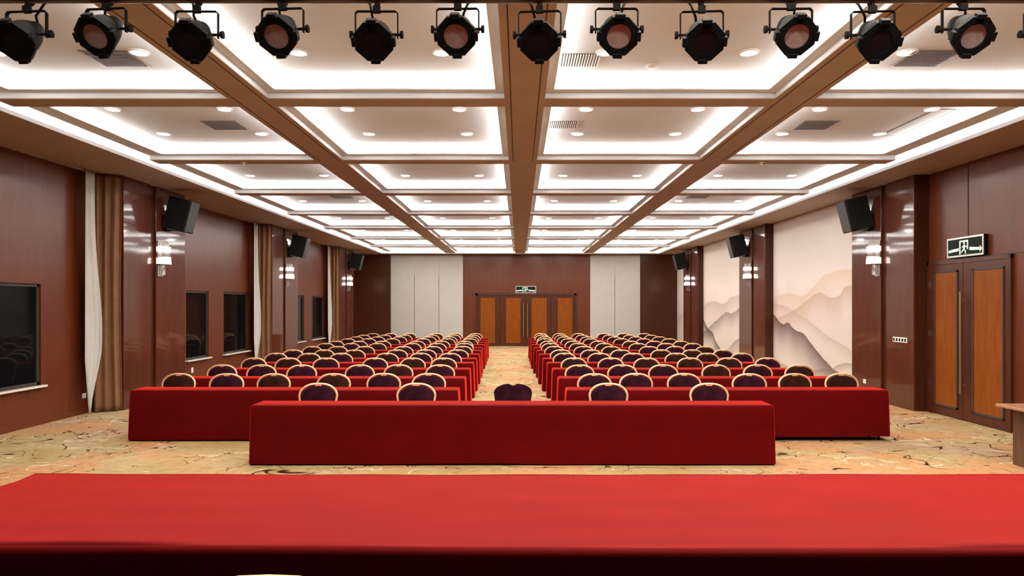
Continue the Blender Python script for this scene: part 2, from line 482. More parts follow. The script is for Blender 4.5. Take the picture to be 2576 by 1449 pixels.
m2 = mural_mat('ink_landscape_grey', 5.6, [
    ([(0,2.35),(.2,2.33),(.35,2.27),(.45,2.08),(.7,2.15),(.9,2.1),(1,1.95)], lin(176,160,150), .7, .10, .8),
    ([(0,2.15),(.1,1.95),(.25,1.78),(.32,1.70),(.42,1.74),(.6,1.5),(.8,1.2),(1,.9)], lin(120,106,98), .65, .12, .85),
    ([(0,0),(.4,.1),(.66,.55),(.78,.95),(.88,1.05),(.94,1.2),(1,1.4)], lin(78,54,48), .85, .14, .95),
    ([(0,.80),(.12,.85),(.22,.75),(.4,.4),(1,.1)], lin(132,110,108), .7, .12, .75)], 4.1)
m3 = mural_mat('ink_landscape_pale', 2.3, [([(0,1.5),(.5,1.6),(1,1.4)], lin(180,160,150), .7, .12, .6)], 7.7)
mural(CR[0]+2.5, CR[1], m1, 'tall ink landscape mural with tan hills, nearest the double door on the right wall')
mural(CR[1]+2.5, CR[2], m2, 'tall ink landscape mural with grey hills between the middle and far right columns')
mural(CR[2]+2.5, YF-.06, m3, 'narrow sliver of pale mural past the last right column beside the far wall')

# ------------------------------------------------------------------ ceiling
BX = [-3.22, .07, 3.29]                       # long beams
BW, CW, FR = .24, .17, .106                   # half widths of long and cross beams, exposed frame
CY = [1.48, 5.08, 8.68, 12.28, 15.88, 19.48, 23.08, 26.68, 30.28]
XA, XB = -6.27, 6.40                          # outer edge of the coffered field
YEND = 33.9
xs = []                                       # coffers: opening x0,x1
lo = -6.00
for bxx in BX:
    xs.append((lo, bxx-BW-FR)); lo = bxx+BW+FR
xs.append((lo, 6.12))
ys = []
lo = YN+.15
for cy in CY:
    ys.append((lo, cy-CW-FR)); lo = cy+CW+FR
ys.append((lo, YEND-.22))
mb = MB()
mb.box(XL-.3, XR+.2, YN, YF, ZC, ZC+.15)
LIP = .02
# frame strips along Y, then across between them
sx = [(XA, xs[0][0])] + [(xs[i][1], xs[i+1][0]) for i in range(3)] + [(xs[3][1], XB)]
for i, (a, c) in enumerate(sx):
    mb.box(a, c, YN, YEND, ZF, ZF+LIP)
    k = .11 if 0 < i < 4 else .085
    if i == 0: mb.box(c-.12, c-k-.0, YN, YEND-.06, ZF+LIP, ZC)
    elif i == 4: mb.box(a+k, a+.12, YN, YEND-.06, ZF+LIP, ZC)
    else: mb.box(a+k, c-k, YN, YEND-.06, ZF+LIP, ZC)
sy = [(YN, ys[0][0])] + [(ys[i][1], ys[i+1][0]) for i in range(len(ys)-1)] + [(ys[-1][1], YEND)]
for j, (a, c) in enumerate(sy):
    for (xa, xb) in xs:
        mb.box(xa, xb, a, c, ZF, ZF+LIP)
        if j == 0: mb.box(xa-.11, xb+.11, a, c-.11, ZF+LIP, ZC)
        elif j == len(sy)-1: mb.box(xa-.11, xb+.11, a+.10, a+.15, ZF+LIP, ZC)
        else: mb.box(xa-.11, xb+.11, a+.11, c-.11, ZF+LIP, ZC)
ceiling = struct(mb.build('ceiling', M['paint']))
# soffit ring and the wall of its cove
sf = MB()
sf.box(XL, SXL, YN, YF, ZS, ZS+.05).box(SXR, XR, YN, YF, ZS, ZS+.05).box(SXL, SXR, SYF, YF, ZS, ZS+.05)
struct(sf.build('soffit', M['taupe']))
soffit = bpy.data.objects['soffit']
cw = MB()
cw.box(XL, SXL-.22, YN, YF, ZS+.05, ZC).box(SXR+.22, XR, YN, YF, ZS+.05, ZC).box(SXL-.22, SXR+.22, SYF+.2, YF, ZS+.05, ZC)
cw.build('cove_face', M['paint'], soffit)
el = MB()
el.box(SXL-.006, SXL+.004, YN, SYF, ZS-.002, ZS+.055).box(SXR-.004, SXR+.006, YN, SYF, ZS-.002, ZS+.055).box(SXL, SXR, SYF-.004, SYF+.006, ZS-.002, ZS+.055)
el.build('edge_bead', M['paint'], soffit)
ls = MB()
ls.box(SXL-.16, SXL-.10, YN, SYF+.1, ZS+.052, ZS+.07).box(SXR+.10, SXR+.16, YN, SYF+.1, ZS+.052, ZS+.07).box(SXL-.1, SXR+.1, SYF+.08, SYF+.13, ZS+.052, ZS+.07)
ls.build('cove_strip_light', M['led'], soffit)
# beams hang below the frame
n = 5
for bxx in BX:
    t = struct(root('trim_%d' % n, (bxx, 0, ZB))); n += 1
    MB().box(-BW, BW, YN, YEND-.02, 0, .012).build('beam_soffit', M['taupe'], t)
    MB().box(-BW+.001, BW-.001, YN, YEND-.02, .012, .08).build('beam_cheek', M['paint'], t)
    g = MB()
    for s in (-1, 1):
        g.box(s*.165-.006, s*.165+.006, YN, 12.2, -.003, .0)
    g.build('track_groove', M['seam'], t)
ex = [XA+.02] + [q for bxx in BX for q in (bxx-BW, bxx+BW)] + [XB-.02]
for cy in CY:
    t = struct(root('trim_%d' % n, (0, cy, ZB))); n += 1
    a = MB(); c = MB()
    for k in range(0, 8, 2):
        a.box(ex[k], ex[k+1], -CW, CW, 0, .012); c.box(ex[k], ex[k+1], -CW+.001, CW-.001, .012, .08)
    a.build('beam_soffit', M['taupe'], t); c.build('beam_cheek', M['paint'], t)
# cove strips in every coffer, tucked behind the lip
for j, (ya, yb) in enumerate(ys):
    if j < 2: continue
    for i, (xa, xb) in enumerate(xs):
        l = MB(); z0, z1 = ZF+LIP+.002, ZF+LIP+.014
        l.box(xa-.075, xa-.05, ya-.05, yb+.05, z0, z1).box(xb+.05, xb+.075, ya-.05, yb+.05, z0, z1)
        l.box(xa-.05, xb+.05, ya-.075, ya-.05, z0, z1).box(xa-.05, xb+.05, yb+.05, yb+.075, z0, z1)
        l.build('cove_strip_light', M['led'], ceiling)

# ------------------------------------------------------------------ downlights
SPOT = 10.5
def spot(loc, power=SPOT, parent=None):
    L = bpy.data.lights.new('downlight_beam', 'AREA')
    L.shape = 'DISK'; L.size = .15
    L.energy = power; L.color = WARM[:3]
    o = bpy.data.objects.new('downlight_beam', L); COL.objects.link(o)
    o.location = loc
    if parent: o.parent = parent
    return o
ORD = ['first','second','third','fourth','fifth','sixth','seventh','eighth']
COLN = ['far left', 'centre left', 'centre right', 'far right']
ring_me = dif_me = None
spot_data = None
for j, (ya, yb) in enumerate(ys):
    yc = (ya+yb)/2
    for i, (xa, xb) in enumerate(xs):
        xc = (xa+xb)/2
        for sxx, nx in ((-1,'left'), (1,'right')):
            for syy, ny in ((-1,'near'), (1,'far')):
                px, py = xc+sxx*.76, yc+syy*.70
                if j < 2:
                    if j == 0: continue
                    if spot_data is None: spot_data = spot((0, 0, -5)).data; bpy.data.objects.remove(bpy.data.objects['downlight_beam'])
                    spot((px, py, ZC-.03), SPOT*(.7, 1.4, 5.5, 4.5)[i])  # unseen row added to light the stage table, powered stronger on its right
                    MB().lathe([(.105,0),(.105,-.012),(.0,-.012)], 20).build('unseen_stage_downlight', M['lamp'], ceiling).location = (px, py, ZC)
                    continue
                t = thing('downlight', 'round ceiling downlight, %s %s lamp of the %s coffer in the %s row' % (ny, nx, COLN[i], ORD[j-2]),
                          'downlight', (px, py, ZC), 0, 'ceiling downlights in the coffers')
                if ring_me is None:
                    r_ = MB().lathe([(.105,0),(.105,-.012),(.085,-.016),(.08,0)], 24).build('trim_ring', M['white_plastic'], t, smooth=40)
                    d_ = MB().lathe([(.082,-.001),(.082,-.010),(.0,-.010)], 24).build('diffuser', M['lamp'], t)
                    ring_me, dif_me = r_.data, d_.data
                else:
                    for nm, me in (('trim_ring', ring_me), ('diffuser', dif_me)):
                        o = bpy.data.objects.new(nm, me); COL.objects.link(o); o.parent = t
                o = bpy.data.objects.new('downlight_beam', spot_data); COL.objects.link(o)
                o.parent = t; o.location = (0, 0, -.03)

# ------------------------------------------------------------------ ceiling fittings
def flat_vent(x, y, lab):
    t = thing('ceiling_vent', lab, 'ceiling vent', (x, y, ZC), 0, 'grey ceiling vents')
    MB().box(-.26, .26, -.26, .26, -.012, 0, .003).build('vent_frame', M['vent'], t)
    f = MB()
    for k in range(13): f.box(-.23, .23, -.225+k*.036, -.215+k*.036, -.018, -.0125)
    f.build('louvre', M['vent'], t)
flat_vent(-4.38, 7.78, 'plain grey square ceiling vent in the first coffer at far left')
flat_vent(4.42, 7.78, 'plain grey square ceiling vent in the first coffer at far right')
flat_vent(-4.38, 10.66, 'small grey square ceiling vent in the second row, far left coffer')
flat_vent(4.42, 10.66, 'small grey square ceiling vent in the second row, far right coffer')
flat_vent(-4.38, 17.68, 'small grey square ceiling vent in the fourth row, far left coffer')
flat_vent(4.42, 17.68, 'small grey square ceiling vent in the fourth row, far right coffer')
def slat_vent(x, y, lab):
    t = thing('slatted_vent', lab, 'ceiling vent', (x, y, ZC), 0, 'striped ceiling vents')
    MB().box(-.215, .215, -.2, .2, -.006, 0).build('vent_back', M['seam'], t)
    f = MB()
    for k in range(15): f.box(-.213+k*.0293, -.199+k*.0293, -.2, .2, -.02, -.006)
    f.build('louvre', M['white_plastic'], t)
slat_vent(.665, 7.83, 'striped ceiling vent in the first coffer right of the central beam')
slat_vent(.655, 10.64, 'striped ceiling vent in the second coffer right of the central beam')
slat_vent(.67, 17.70, 'striped ceiling vent in the fourth coffer right of the central beam')
t = thing('smoke_detector', 'small round smoke detector in the first coffer right of the central beam', 'smoke detector', (1.49, 8.0, ZC))
MB().lathe([(.065,0),(.065,-.015),(.05,-.03),(.0,-.035)], 20).build('detector_body', M['white_plastic'], t, smooth=40)
for (x, lab) in ((-4.72, 'small white sprinkler head under the second cross beam at left'), (4.16, 'small white sprinkler head under the second cross beam at right')):
    t = thing('ceiling_sprinkler', lab, 'sprinkler', (x, 12.28, ZB), 0, 'sprinkler heads')
    MB().lathe([(.05,0),(.05,-.008),(.015,-.012),(.012,-.045),(.03,-.048),(.03,-.052),(0,-.053)], 16).build('sprinkler_body', M['white_plastic'], t, smooth=40)
t = thing('access_hatch', 'flush ceiling hatch outlined by thin dark lines in second row, far right coffer', 'ceiling hatch', (5.85, 10.55, ZC))
MB().box(-.13, .13, -.75, .75, -.004, 0).build('hatch_panel', M['paint'], t)
MB().box(-.14, -.13, -.76, .76, -.005, 0).box(.13, .14, -.76, .76, -.005, 0).box(-.13, .13, -.76, -.75, -.005, 0).box(-.13, .13, .75, .76, -.005, 0).build('hatch_gap', M['seam'], t)

# ------------------------------------------------------------------ stage lights on their bar
YB = 4.0
t = thing('lighting_bar', 'long brown pipe across the top of the picture carrying the stage lamps', 'lighting bar', (0, YB, 3.73))
MB().tube([(-6.2,0,0),(6.2,0,0)], .042, 14).build('pipe', M['pipe'], t, smooth=40)
for x in (-5.6, -3.9, 3.9, 5.6):
    MB().tube([(x,0,.0),(x,0,ZC-3.73 if abs(x) != 3.9 else ZC-3.73)], .008, 8).build('hanger_rod', M['steel'], t)
LAMPS = [(62,'d'),(262,'l'),(490,'d'),(706,'l'),(942,'d'),(1146,'l'),(1352,'d'),(1546,'l'),(1760,'d'),(1984,'l'),(2190,'d'),(2418,'l'),(2624,'d')]
def par_lamp(kind, seedk):
    """local origin at the pipe axis; body hangs below; built pointing to -Y and down"""
    t = thing('stage_lamp', 'x', 'stage light')
    drop = .190 if kind == 'l' else .220
    tilt = math.radians(39)
    R = Matrix.Translation((0, 0, -drop)) @ Matrix.Rotation(tilt, 4, 'X')   # -Y axis tips downward
    def mk():
        b_ = MB(); b_.M = R.copy(); return b_
    # can, lathed along the axis; front at y = -.10
    mk().lathe([(.084,-.09),(.088,-.085),(.086,-.015),(.072,.03),(.055,.065),(.045,.095),(.03,.108),(.0,.11)], 28, 'Y').build('can', M['black'], t, smooth=35)
    # bowl inside
    if kind == 'l':
        mk().lathe([(.066,-.115),(.062,-.09),(.055,-.068),(.03,-.052),(.0,-.048)], 28, 'Y').build('reflector', M['reflector'], t, smooth=60)
        mk().lathe([(.0,-.098),(.015,-.097),(.018,-.085),(.016,-.06)], 14, 'Y').build('bulb', M['white_plastic'], t, smooth=50)
        mk().lathe([(.0,-.112),(.04,-.109),(.067,-.101)], 28, 'Y').build('lens', M['lens'], t, smooth=60)
    # octagonal filter frame with clips
    b_ = mk(); n8 = 8
    outer = [(.128*math.cos(PI/8+k*PI/4), .128*math.sin(PI/8+k*PI/4)) for k in range(8)]
    rin = .067
    def ringv(y):
        o_, i_ = [], []
        for k in range(32):
            a = 2*PI*k/32
            seg = math.cos(PI/8)/math.cos(((a+PI/8) % (PI/4)) - PI/8)   # octagon outline
            ro = .112*seg
            o_.append(b_.v((ro*math.cos(a), y, ro*math.sin(a)))); i_.append(b_.v((rin*math.cos(a), y, rin*math.sin(a))))
        return o_, i_
    o0, i0 = ringv(-.122); o1, i1 = ringv(-.092)
    for k in range(32):
        q = (k+1) % 32
        b_.face([o0[k],o0[q],i0[q],i0[k]]); b_.face([o1[k],i1[k],i1[q],o1[q]])
        b_.face([o0[k],o1[k],o1[q],o0[q]]); b_.face([i0[k],i0[q],i1[q],i1[k]])
    ff = b_.build('filter_frame', M['black'], t, smooth=25)
    for k in (0, 2, 4, 6):
        a = k*PI/4
        cb = mk(); cb.M = cb.M @ Matrix.Rotation(-a, 4, 'Y')
        cb.box(.094, .120, -.128, -.088, -.026, .026, .004).build('frame_clip', M['black'], ff)
    if kind == 'd':
        mk().lathe([(.0,-.119),(.0675,-.119),(.0675,-.110),(.0,-.110)], 28, 'Y').build('gel_filter', M['gel'], t)
    # yoke, knobs
    yt = -.075 if kind == 'l' else -.09
    w = .118
    yk = MB().tube([(-w,0,-drop+.0-.02),(-w,0,yt-.012),(-w+.012,0,yt),(w-.012,0,yt),(w,0,yt-.012),(w,0,-drop-.02)], .0045, 6, flat=3.0, up=(1,0,0)).build('yoke', M['black'], t)
    for s in (-1, 1):
        MB().lathe([(.0,s*.085),(.008,s*.085),(.008,s*(w+.012)),(.02,s*(w+.014)),(.022,s*(w+.03)),(.0,s*(w+.032))], 12, 'X', (0,0,-drop)).build('knob', M['black'], yk, smooth=40)
    # hook clamp round the pipe
    hk = [( 0, .052*math.cos(a), .052*math.sin(a)) for a in [math.radians(x) for x in range(-90, 151, 20)]]
    MB().tube(hk, .008, 8, flat=1.8).tube([(0,0,-.045),(0,0,yt)], .011, 8).box(-.02,.02,-.012,.012,yt-.008,yt+.03).build('hook_clamp', M['black'], t, smooth=40)
    rr = random.Random(seedk)
    e = Vector(R @ Vector((0, .09, .035)))
    sx_ = rr.choice((-1, 1))
    MB().tube([(e.x, e.y, e.z), (sx_*.015, .07, yt-.06), (sx_*.03, .03, yt-.015), (sx_*.05, .068, -.02), (sx_*.10, .068, .02), (sx_*.2, .066, .03)], .007, 8).build('power_cable', M['black'], t, smooth=60)
    return t
proto = {}
WH = {'d': 'dark plum filter', 'l': 'clear lens'}
for k, (px, kd) in enumerate(LAMPS):
    X = (px-VX)*YB/F + .012
    nm = ['first','second','third','fourth','fifth','sixth','seventh','eighth','ninth','tenth','eleventh','twelfth','thirteenth'][k]
    lab = 'black stage lamp with %s, %s along the bar from the left' % (WH[kd], nm)
    if k == 12: lab = 'black stage lamp cut off by the frame at the right end of the bar'
    t = par_lamp(kd, k)
    t.location = (X, YB, 3.73)
    t.rotation_euler = (0, 0, math.radians(random.uniform(-4, 4) + (-3 if k < 2 else 3 if k > 10 else 0)))
    t['label'] = lab; t['group'] = 'stage lamps hanging from the bar'

# ------------------------------------------------------------------ speakers, sconces
def speaker(loc, side, label):
    t = thing('wall_speaker', label, 'loudspeaker', loc, 0, 'loudspeakers high on the columns')
    s = side
    a = math.radians(14)
    R = Matrix.Rotation(s*a, 4, 'Y')
    b_ = MB(); b_.M = R; b_.box(s*.10, s*.57, -.21, .21, -.34, .34, .012).build('cabinet', M['black_box'], t)
    b_ = MB(); b_.M = R; b_.box(s*.572, s*.588, -.195, .195, -.325, .325, .006).build('grille', M['grille'], t)
    b_ = MB(); b_.box(0, s*.016, -.1, .1, -.43, -.1)
    b_.box(0, s*.34, -.03, .03, -.42, -.385)
    b_.build('bracket', M['black'], t)
    b_ = MB(); b_.M = R; b_.box(s*.16, s*.40, -.09, .09, -.36, -.341, .004).build('mount_plate', M['steel'], t)
for y0, w in zip(CL, ('nearest', 'middle', 'farthest')):
    speaker((-7.5, y0+1.62, 3.99), 1, 'black tilted loudspeaker high on the %s column of the left wall' % w)
for y0, w in zip(CR, ('nearest', 'middle', 'farthest')):
    speaker((7.43, y0+1.66, 3.99), -1, 'black tilted loudspeaker high on the %s column of the right wall' % w)

def sconce(loc, side, label):
    t = thing('wall_sconce', label, 'wall lamp', loc, 0, 'crystal wall lamps on the columns')
    s = side
    MB().box(0, s*.02, -.10, .10, -.40, .34, .006).build('back_plate', M['steel'], t)
    def half(z0, z1, r0, r1, name, mat, seg=14):
        b_ = MB()
        A = []; B = []
        for k in range(seg+1):
            a = -PI/2 + PI*k/seg
            A.append(b_.v((s*(.02+r0*1.25*math.cos(a)), r0*math.sin(a), z0)))
            B.append(b_.v((s*(.02+r1*1.25*math.cos(a)), r1*math.sin(a), z1)))
        for k in range(seg): b_.face([A[k], A[k+1], B[k+1], B[k]])
        b_.face([A[seg], A[0], B[0], B[seg]]); b_.face(A[::-1]); b_.face(B)
        return b_.build(name, mat, t, smooth=40)
    half(.12, .215, .165, .16, 'glow_band', M['sconce_glow'])
    half(-.135, -.02, .17, .165, 'glow_band', M['sconce_glow'])
    half(.0, .012, .17, .17, 'metal_band', M['steel'])
    half(-.152, -.138, .178, .178, 'metal_band', M['steel'])
    for k in range(9):
        a = -PI/2 + PI*(k+.5)/9
        MB().tube([(s*(.02+.15*math.cos(a)), .125*math.sin(a), .215), (s*(.02+.14*math.cos(a)), .12*math.sin(a), .33)], .02, 6).build('crystal_rod', M['crystal'], t)
        MB().tube([(s*(.02+.17*math.cos(a)), .14*math.sin(a), .015), (s*(.02+.17*math.cos(a)), .14*math.sin(a), .118)], .018, 6).build('crystal_rod', M['crystal'], t)
    for k in range(5):
        a = -PI/2 + PI*(k+.5)/5
        MB().tube([(s*(.02+.09*math.cos(a)), .075*math.sin(a), -.153), (s*(.02+.085*math.cos(a)), .07*math.sin(a), -.37)], .016, 6).build('pendant_crystal', M['crystal'], t)
for y0, w in zip(CL, ('nearest', 'middle', 'farthest')):
    sconce((-7.5, y0+1.36, 2.99), 1, 'lit crystal wall lamp below the speaker on the %s left column' % w)
for y0, w in zip(CR, ('nearest', 'middle', 'farthest')):
    sconce((7.43, y0+1.34, 2.99), -1, 'lit crystal wall lamp below the speaker on the %s right column' % w)

# ------------------------------------------------------------------ exit signs, switches, sockets
def exit_sign(name_loc, rz, label, arrow):
    t = thing('exit_sign', label, 'exit sign', name_loc, rz, 'green exit signs over the doors')
    MB().box(-.5, .5, -.07, -.001, 0, .34, .006).build('housing', M['black'], t)
    f = MB()
    for q in ((-.5,.5,0,.03),(-.5,.5,.31,.34),(-.5,-.47,.03,.31),(.47,.5,.03,.31)): f.box(q[0], q[1], -.084, -.07, q[2], q[3])
    f.build('sign_border', M['steel'], t)
    MB().box(-.47, .47, -.076, -.069, .03, .31).build('sign_face', M['sign_face'], t)
    g = MB()
    # doorway outline
    for q in ((-.15,-.12,.04,.27),(.06,.09,.12,.27),(-.15,.09,.25,.28)): g.box(q[0], q[1], -.080, -.076, q[2], q[3])
    # running figure: head, trunk, arms, legs
    g.lathe([(.0,-.080),(.02,-.080),(.02,-.076)], 12, 'Y', (-.02, 0, .228))
    for poly in ([(-.045,.13),(-.005,.12),(.01,.2),(-.03,.205)], [(.0,.19),(.07,.165),(.065,.15),(.0,.168)], [(-.03,.2),(-.085,.165),(-.08,.15),(-.025,.18)],
                 [(-.04,.135),(-.10,.085),(-.09,.065),(-.02,.12)], [(-.01,.13),(.035,.09),(.02,.045),(.0,.045),(.01,.085),(-.035,.12)]):
        g.prism(poly, -.080, -.076)
    g.build('pictogram', M['sign_glow'], t)
    a = MB()
    s = arrow
    a.prism([(s*.13,.10),(s*.40,.085),(s*.40,.13),(s*.13,.155)], -.080, -.076)
    a.prism([(s*.40,.055),(s*.46,.108),(s*.40,.16)], -.080, -.076)
    a.prism([(-s*.17,.155),(-s*.17,.105),(-s*.46,.085),(-s*.46,.13)], -.080, -.076)
    a.build('arrow', M['sign_glow'], t)
exit_sign((.34, YF, 2.575), 0, 'lit exit sign above the double doors in the far wall', 1)
exit_sign((XR, 12.26, 2.83), -PI/2, 'lit exit sign above the double door in the right wall', 1)

def wall_plate(loc, rz, w, h, label, cat, name, n=0):
    t = thing(name, label, cat, loc, rz)
    MB().box(-w/2, w/2, -.012, 0, -h/2, h/2, .004).build('cover_plate', M['white_plastic'], t)
    b_ = MB()
    if n:
        for k in range(n):
            x = -w/2+w*(k+.5)/n
            MB().box(x-w/n*.25, x+w/n*.25, -.018, -.012, -h*.28, h*.28, .002).build('rocker', M['black'], t)
    else:
        b_.box(-.012, -.006, -.0135, -.012, -.02, .01).box(.006, .012, -.0135, -.012, -.02, .01)
        b_.build('socket_slots', M['seam'], t)
wall_plate((7.43, 13.94, 1.32), -PI/2, .52, .10, 'white five gang light switch on the nearest right column', 'light switch', 'switch_plate', 5)
wall_plate((7.43, 15.36, .36), -PI/2, .11, .09, 'white wall socket low on the nearest right column', 'wall socket', 'wall_socket')
wall_plate((XL, 13.16, .33), PI/2, .11, .09, 'white wall socket low on the left wall beside the first curtain', 'wall socket', 'wall_socket')
wall_plate((XL, 17.52, .40), PI/2, .10, .13, 'white wall socket low on the left wall past the nearest column', 'wall socket', 'wall_socket')

# ------------------------------------------------------------------ curtains
def curtain(path, widthf, folds, amp, z0, z1, mat, name, parent, seed):
    """hanging cloth: path (start,end) in plan; widthf(v) gathers it at height v in 0..1"""
    rr = random.Random(seed)
    b_ = MB()
    nu, nv = folds*16, 36
    A, B = Vector((*path[0], 0)), Vector((*path[1], 0))
    d = B-A; nrm = Vector((d.y, -d.x, 0)).normalized()
    ph = [rr.uniform(-.5, .5) for _ in range(folds+1)]
    rows = []
    for j in range(nv+1):
        v = j/nv
        f0, f1 = widthf(v)
        row = []
        for i in range(nu+1):
            u = i/nu
            uu = f0 + (f1-f0)*u
            w = math.sin(u*folds*2*PI + ph[int(u*folds)]*.6 + .4*math.sin(v*3+seed))
            p = A + d*uu + nrm*(amp*w*(.75+.25*math.cos(v*5+u*7)))
            row.append(b_.v((p.x, p.y, z0+(z1-z0)*v)))
        rows.append(row)
    for j in range(nv):
        for i in range(nu):
            b_.face([rows[j][i], rows[j][i+1], rows[j+1][i+1], rows[j+1][i]])
    o = b_.build(name, mat, parent, smooth=180)
    md = o.modifiers.new('thick', 'SOLIDIFY'); md.thickness = .004
    return o
def sheer_w(v):
    # gathered foot, belly below mid height, narrower head
    L = .02 + .20*max(0, 1-v/.22)
    Rr = .50 + .42*math.exp(-((v-.33)/.28)**2) - .34*max(0, 1-v/.25)
    return (L, Rr)
def drape_w(v):
    return (.02+.05*math.sin(v*2.5), .98-.06*math.sin(v*PI))
for y0, w in zip(CL, ('nearest', 'middle', 'farthest')):
    t = thing('curtain', 'white sheer and brown drape hanging beside the %s left column' % w, 'curtain', (0, 0, 0), 0, 'curtains on the left wall')
    curtain([(-7.82, y0-.69), (-7.76, y0-.19)], sheer_w, 2, .022, .03, 4.43, M['sheer'], 'sheer', t, 3+y0)
    curtain([(-7.90, y0-.30), (-7.47, y0-.07)], drape_w, 3, .040, .015, 4.43, M['drape'], 'drape', t, 5+y0)
    MB().tube([(-7.86, y0-.95, 4.435), (-7.80, y0-.05, 4.435)], .012, 8).build('curtain_track', M['steel'], t)

# ------------------------------------------------------------------ tables
def cloth_mesh(w, d, h, name, mat, parent, foot=.02, seed=0, tilt=0, sag=.0):
    """tablecloth to the floor: rounded top edge, corners and gently rippled skirts; origin front-left-floor at (0,0,0)"""
    rr = random.Random(seed)
    b_ = MB()
    r = .022
    # perimeter samples
    per = []
    nx, ny = max(8, int(w/.09)), max(4, int(d/.09))
    def corner(cx, cy, a0):
        return [(cx, cy, a0+PI/2*k/4) for k in range(5)]
    cr_ = .03
    pts = []
    def side(p0, p1, n, nrm):
        for k in range(1, n):
            q = k/n
            pts.append((p0[0]+(p1[0]-p0[0])*q, p0[1]+(p1[1]-p0[1])*q, nrm[0], nrm[1]))
    def arc(cx, cy, a0):
        for k in range(5):
            a = a0+PI/2*k/4
            pts.append((cx+cr_*math.cos(a), cy+cr_*math.sin(a), math.cos(a), math.sin(a)))
    arc(cr_, cr_, PI); side((cr_,0),(w-cr_,0), nx, (0,-1))
    arc(w-cr_, cr_, -PI/2); side((w,cr_),(w,d-cr_), ny, (1,0))
    arc(w-cr_, d-cr_, 0); side((w-cr_,d),(cr_,d), nx, (0,1))
    arc(cr_, d-cr_, PI/2); side((0,d-cr_),(0,cr_), ny, (-1,0))
    n = len(pts)
    f1, f2, f3 = rr.uniform(.5,.9), rr.uniform(1.5,2.6), rr.uniform(3.5,5)
    p1, p2, p3 = (rr.uniform(0, 6.28) for _ in range(3))
    def rip(x, y):
        s = x+y*1.7
        return .45*math.sin(s*f1*2+p1)+.35*math.sin(s*f2*2+p2)+.2*math.sin(s*f3*2+p3)
    levels = [(0, h, -r), (0, h-r*.3, -r*.28), (0, h-r, 0)] + [(q, h-r-(h-r-foot)*q, .004+.02*q) for q in (.12,.3,.5,.7,.85,1.0)]
    rings = []
    for (q, z, off) in levels:
        ring = []
        for (x, y, nx_, ny_) in pts:
            o_ = off + .010*q*rip(x, y)
            zz = z + (.006*rip(x*.7, y) if q >= 1 else 0)
            ring.append(b_.v((x+nx_*o_, y+ny_*o_, zz)))
        rings.append(ring)
    for i in range(len(rings)-1):
        A, B = rings[i], rings[i+1]
        for k in range(n): b_.face([A[k], A[(k+1) % n], B[(k+1) % n], B[k]])
    b_.face(rings[0])
    return b_.build(name, mat, parent, smooth=40)
def table(x0, x1, y0, d, label, seed, group, h=.75, z=0, foot=.02):
    w = x1-x0
    t = thing('draped_table', label, 'table', (x0, y0, z), 0, group)
    cloth_mesh(w, d, h, 'tablecloth', M['red'], t, foot, seed)
    MB().box(.035, w-.035, .035, d-.035, h-.04, h-.006, .004).build('tabletop', M['desk'], t)
    return t
def table_legs(t, w, d, h, n):
    for k in range(n):
        x = .12+(w-.24)*k/(n-1)
        for y in (.07, d-.07):
            MB().tube([(x,y,0),(x,y,h-.04)], .016, 8).build('leg', M['black'], t)

ROWY = [10.50, 12.17, 13.87, 15.33, 16.56, 18.02, 19.52, 20.80, 22.35, 23.75, 25.15, 26.65]
LX = [-.896,-.922,-.954,-.98,-.985,-1.0,-1.035,-1.065,-1.08,-1.10,-1.125,-1.145]
RX = [.706,.68,.66,.617,.565,.52,.498,.447,.41,.40,.39,.38]
ROWN = ['first','second','third','fourth','fifth','sixth','seventh','eighth','ninth','tenth','eleventh','twelfth']
for i, yy in enumerate(ROWY):
    nm = ROWN[i] if i < 11 else 'last'
    t = table(LX[i]-4.82, LX[i], yy, .42, 'long table in a floor length red cloth, %s row left of the aisle' % nm, i*2+1, 'red draped tables in rows')
    if i == 0: table_legs(t, 4.82, .42, .75, 4)
    t = table(RX[i], RX[i]+4.73, yy, .42, 'long table in a floor length red cloth, %s row right of the aisle' % nm, i*2+2, 'red draped tables in rows', foot=.075 if i == 0 else .02)
    if i == 0: table_legs(t, 4.73, .42, .75, 4)
t = table(-3.35, 3.19, 8.92, .44, 'long red draped table alone in the middle ahead of the rows', 77, 'red draped tables in rows')
table_legs(t, 6.54, .44, .75, 4)

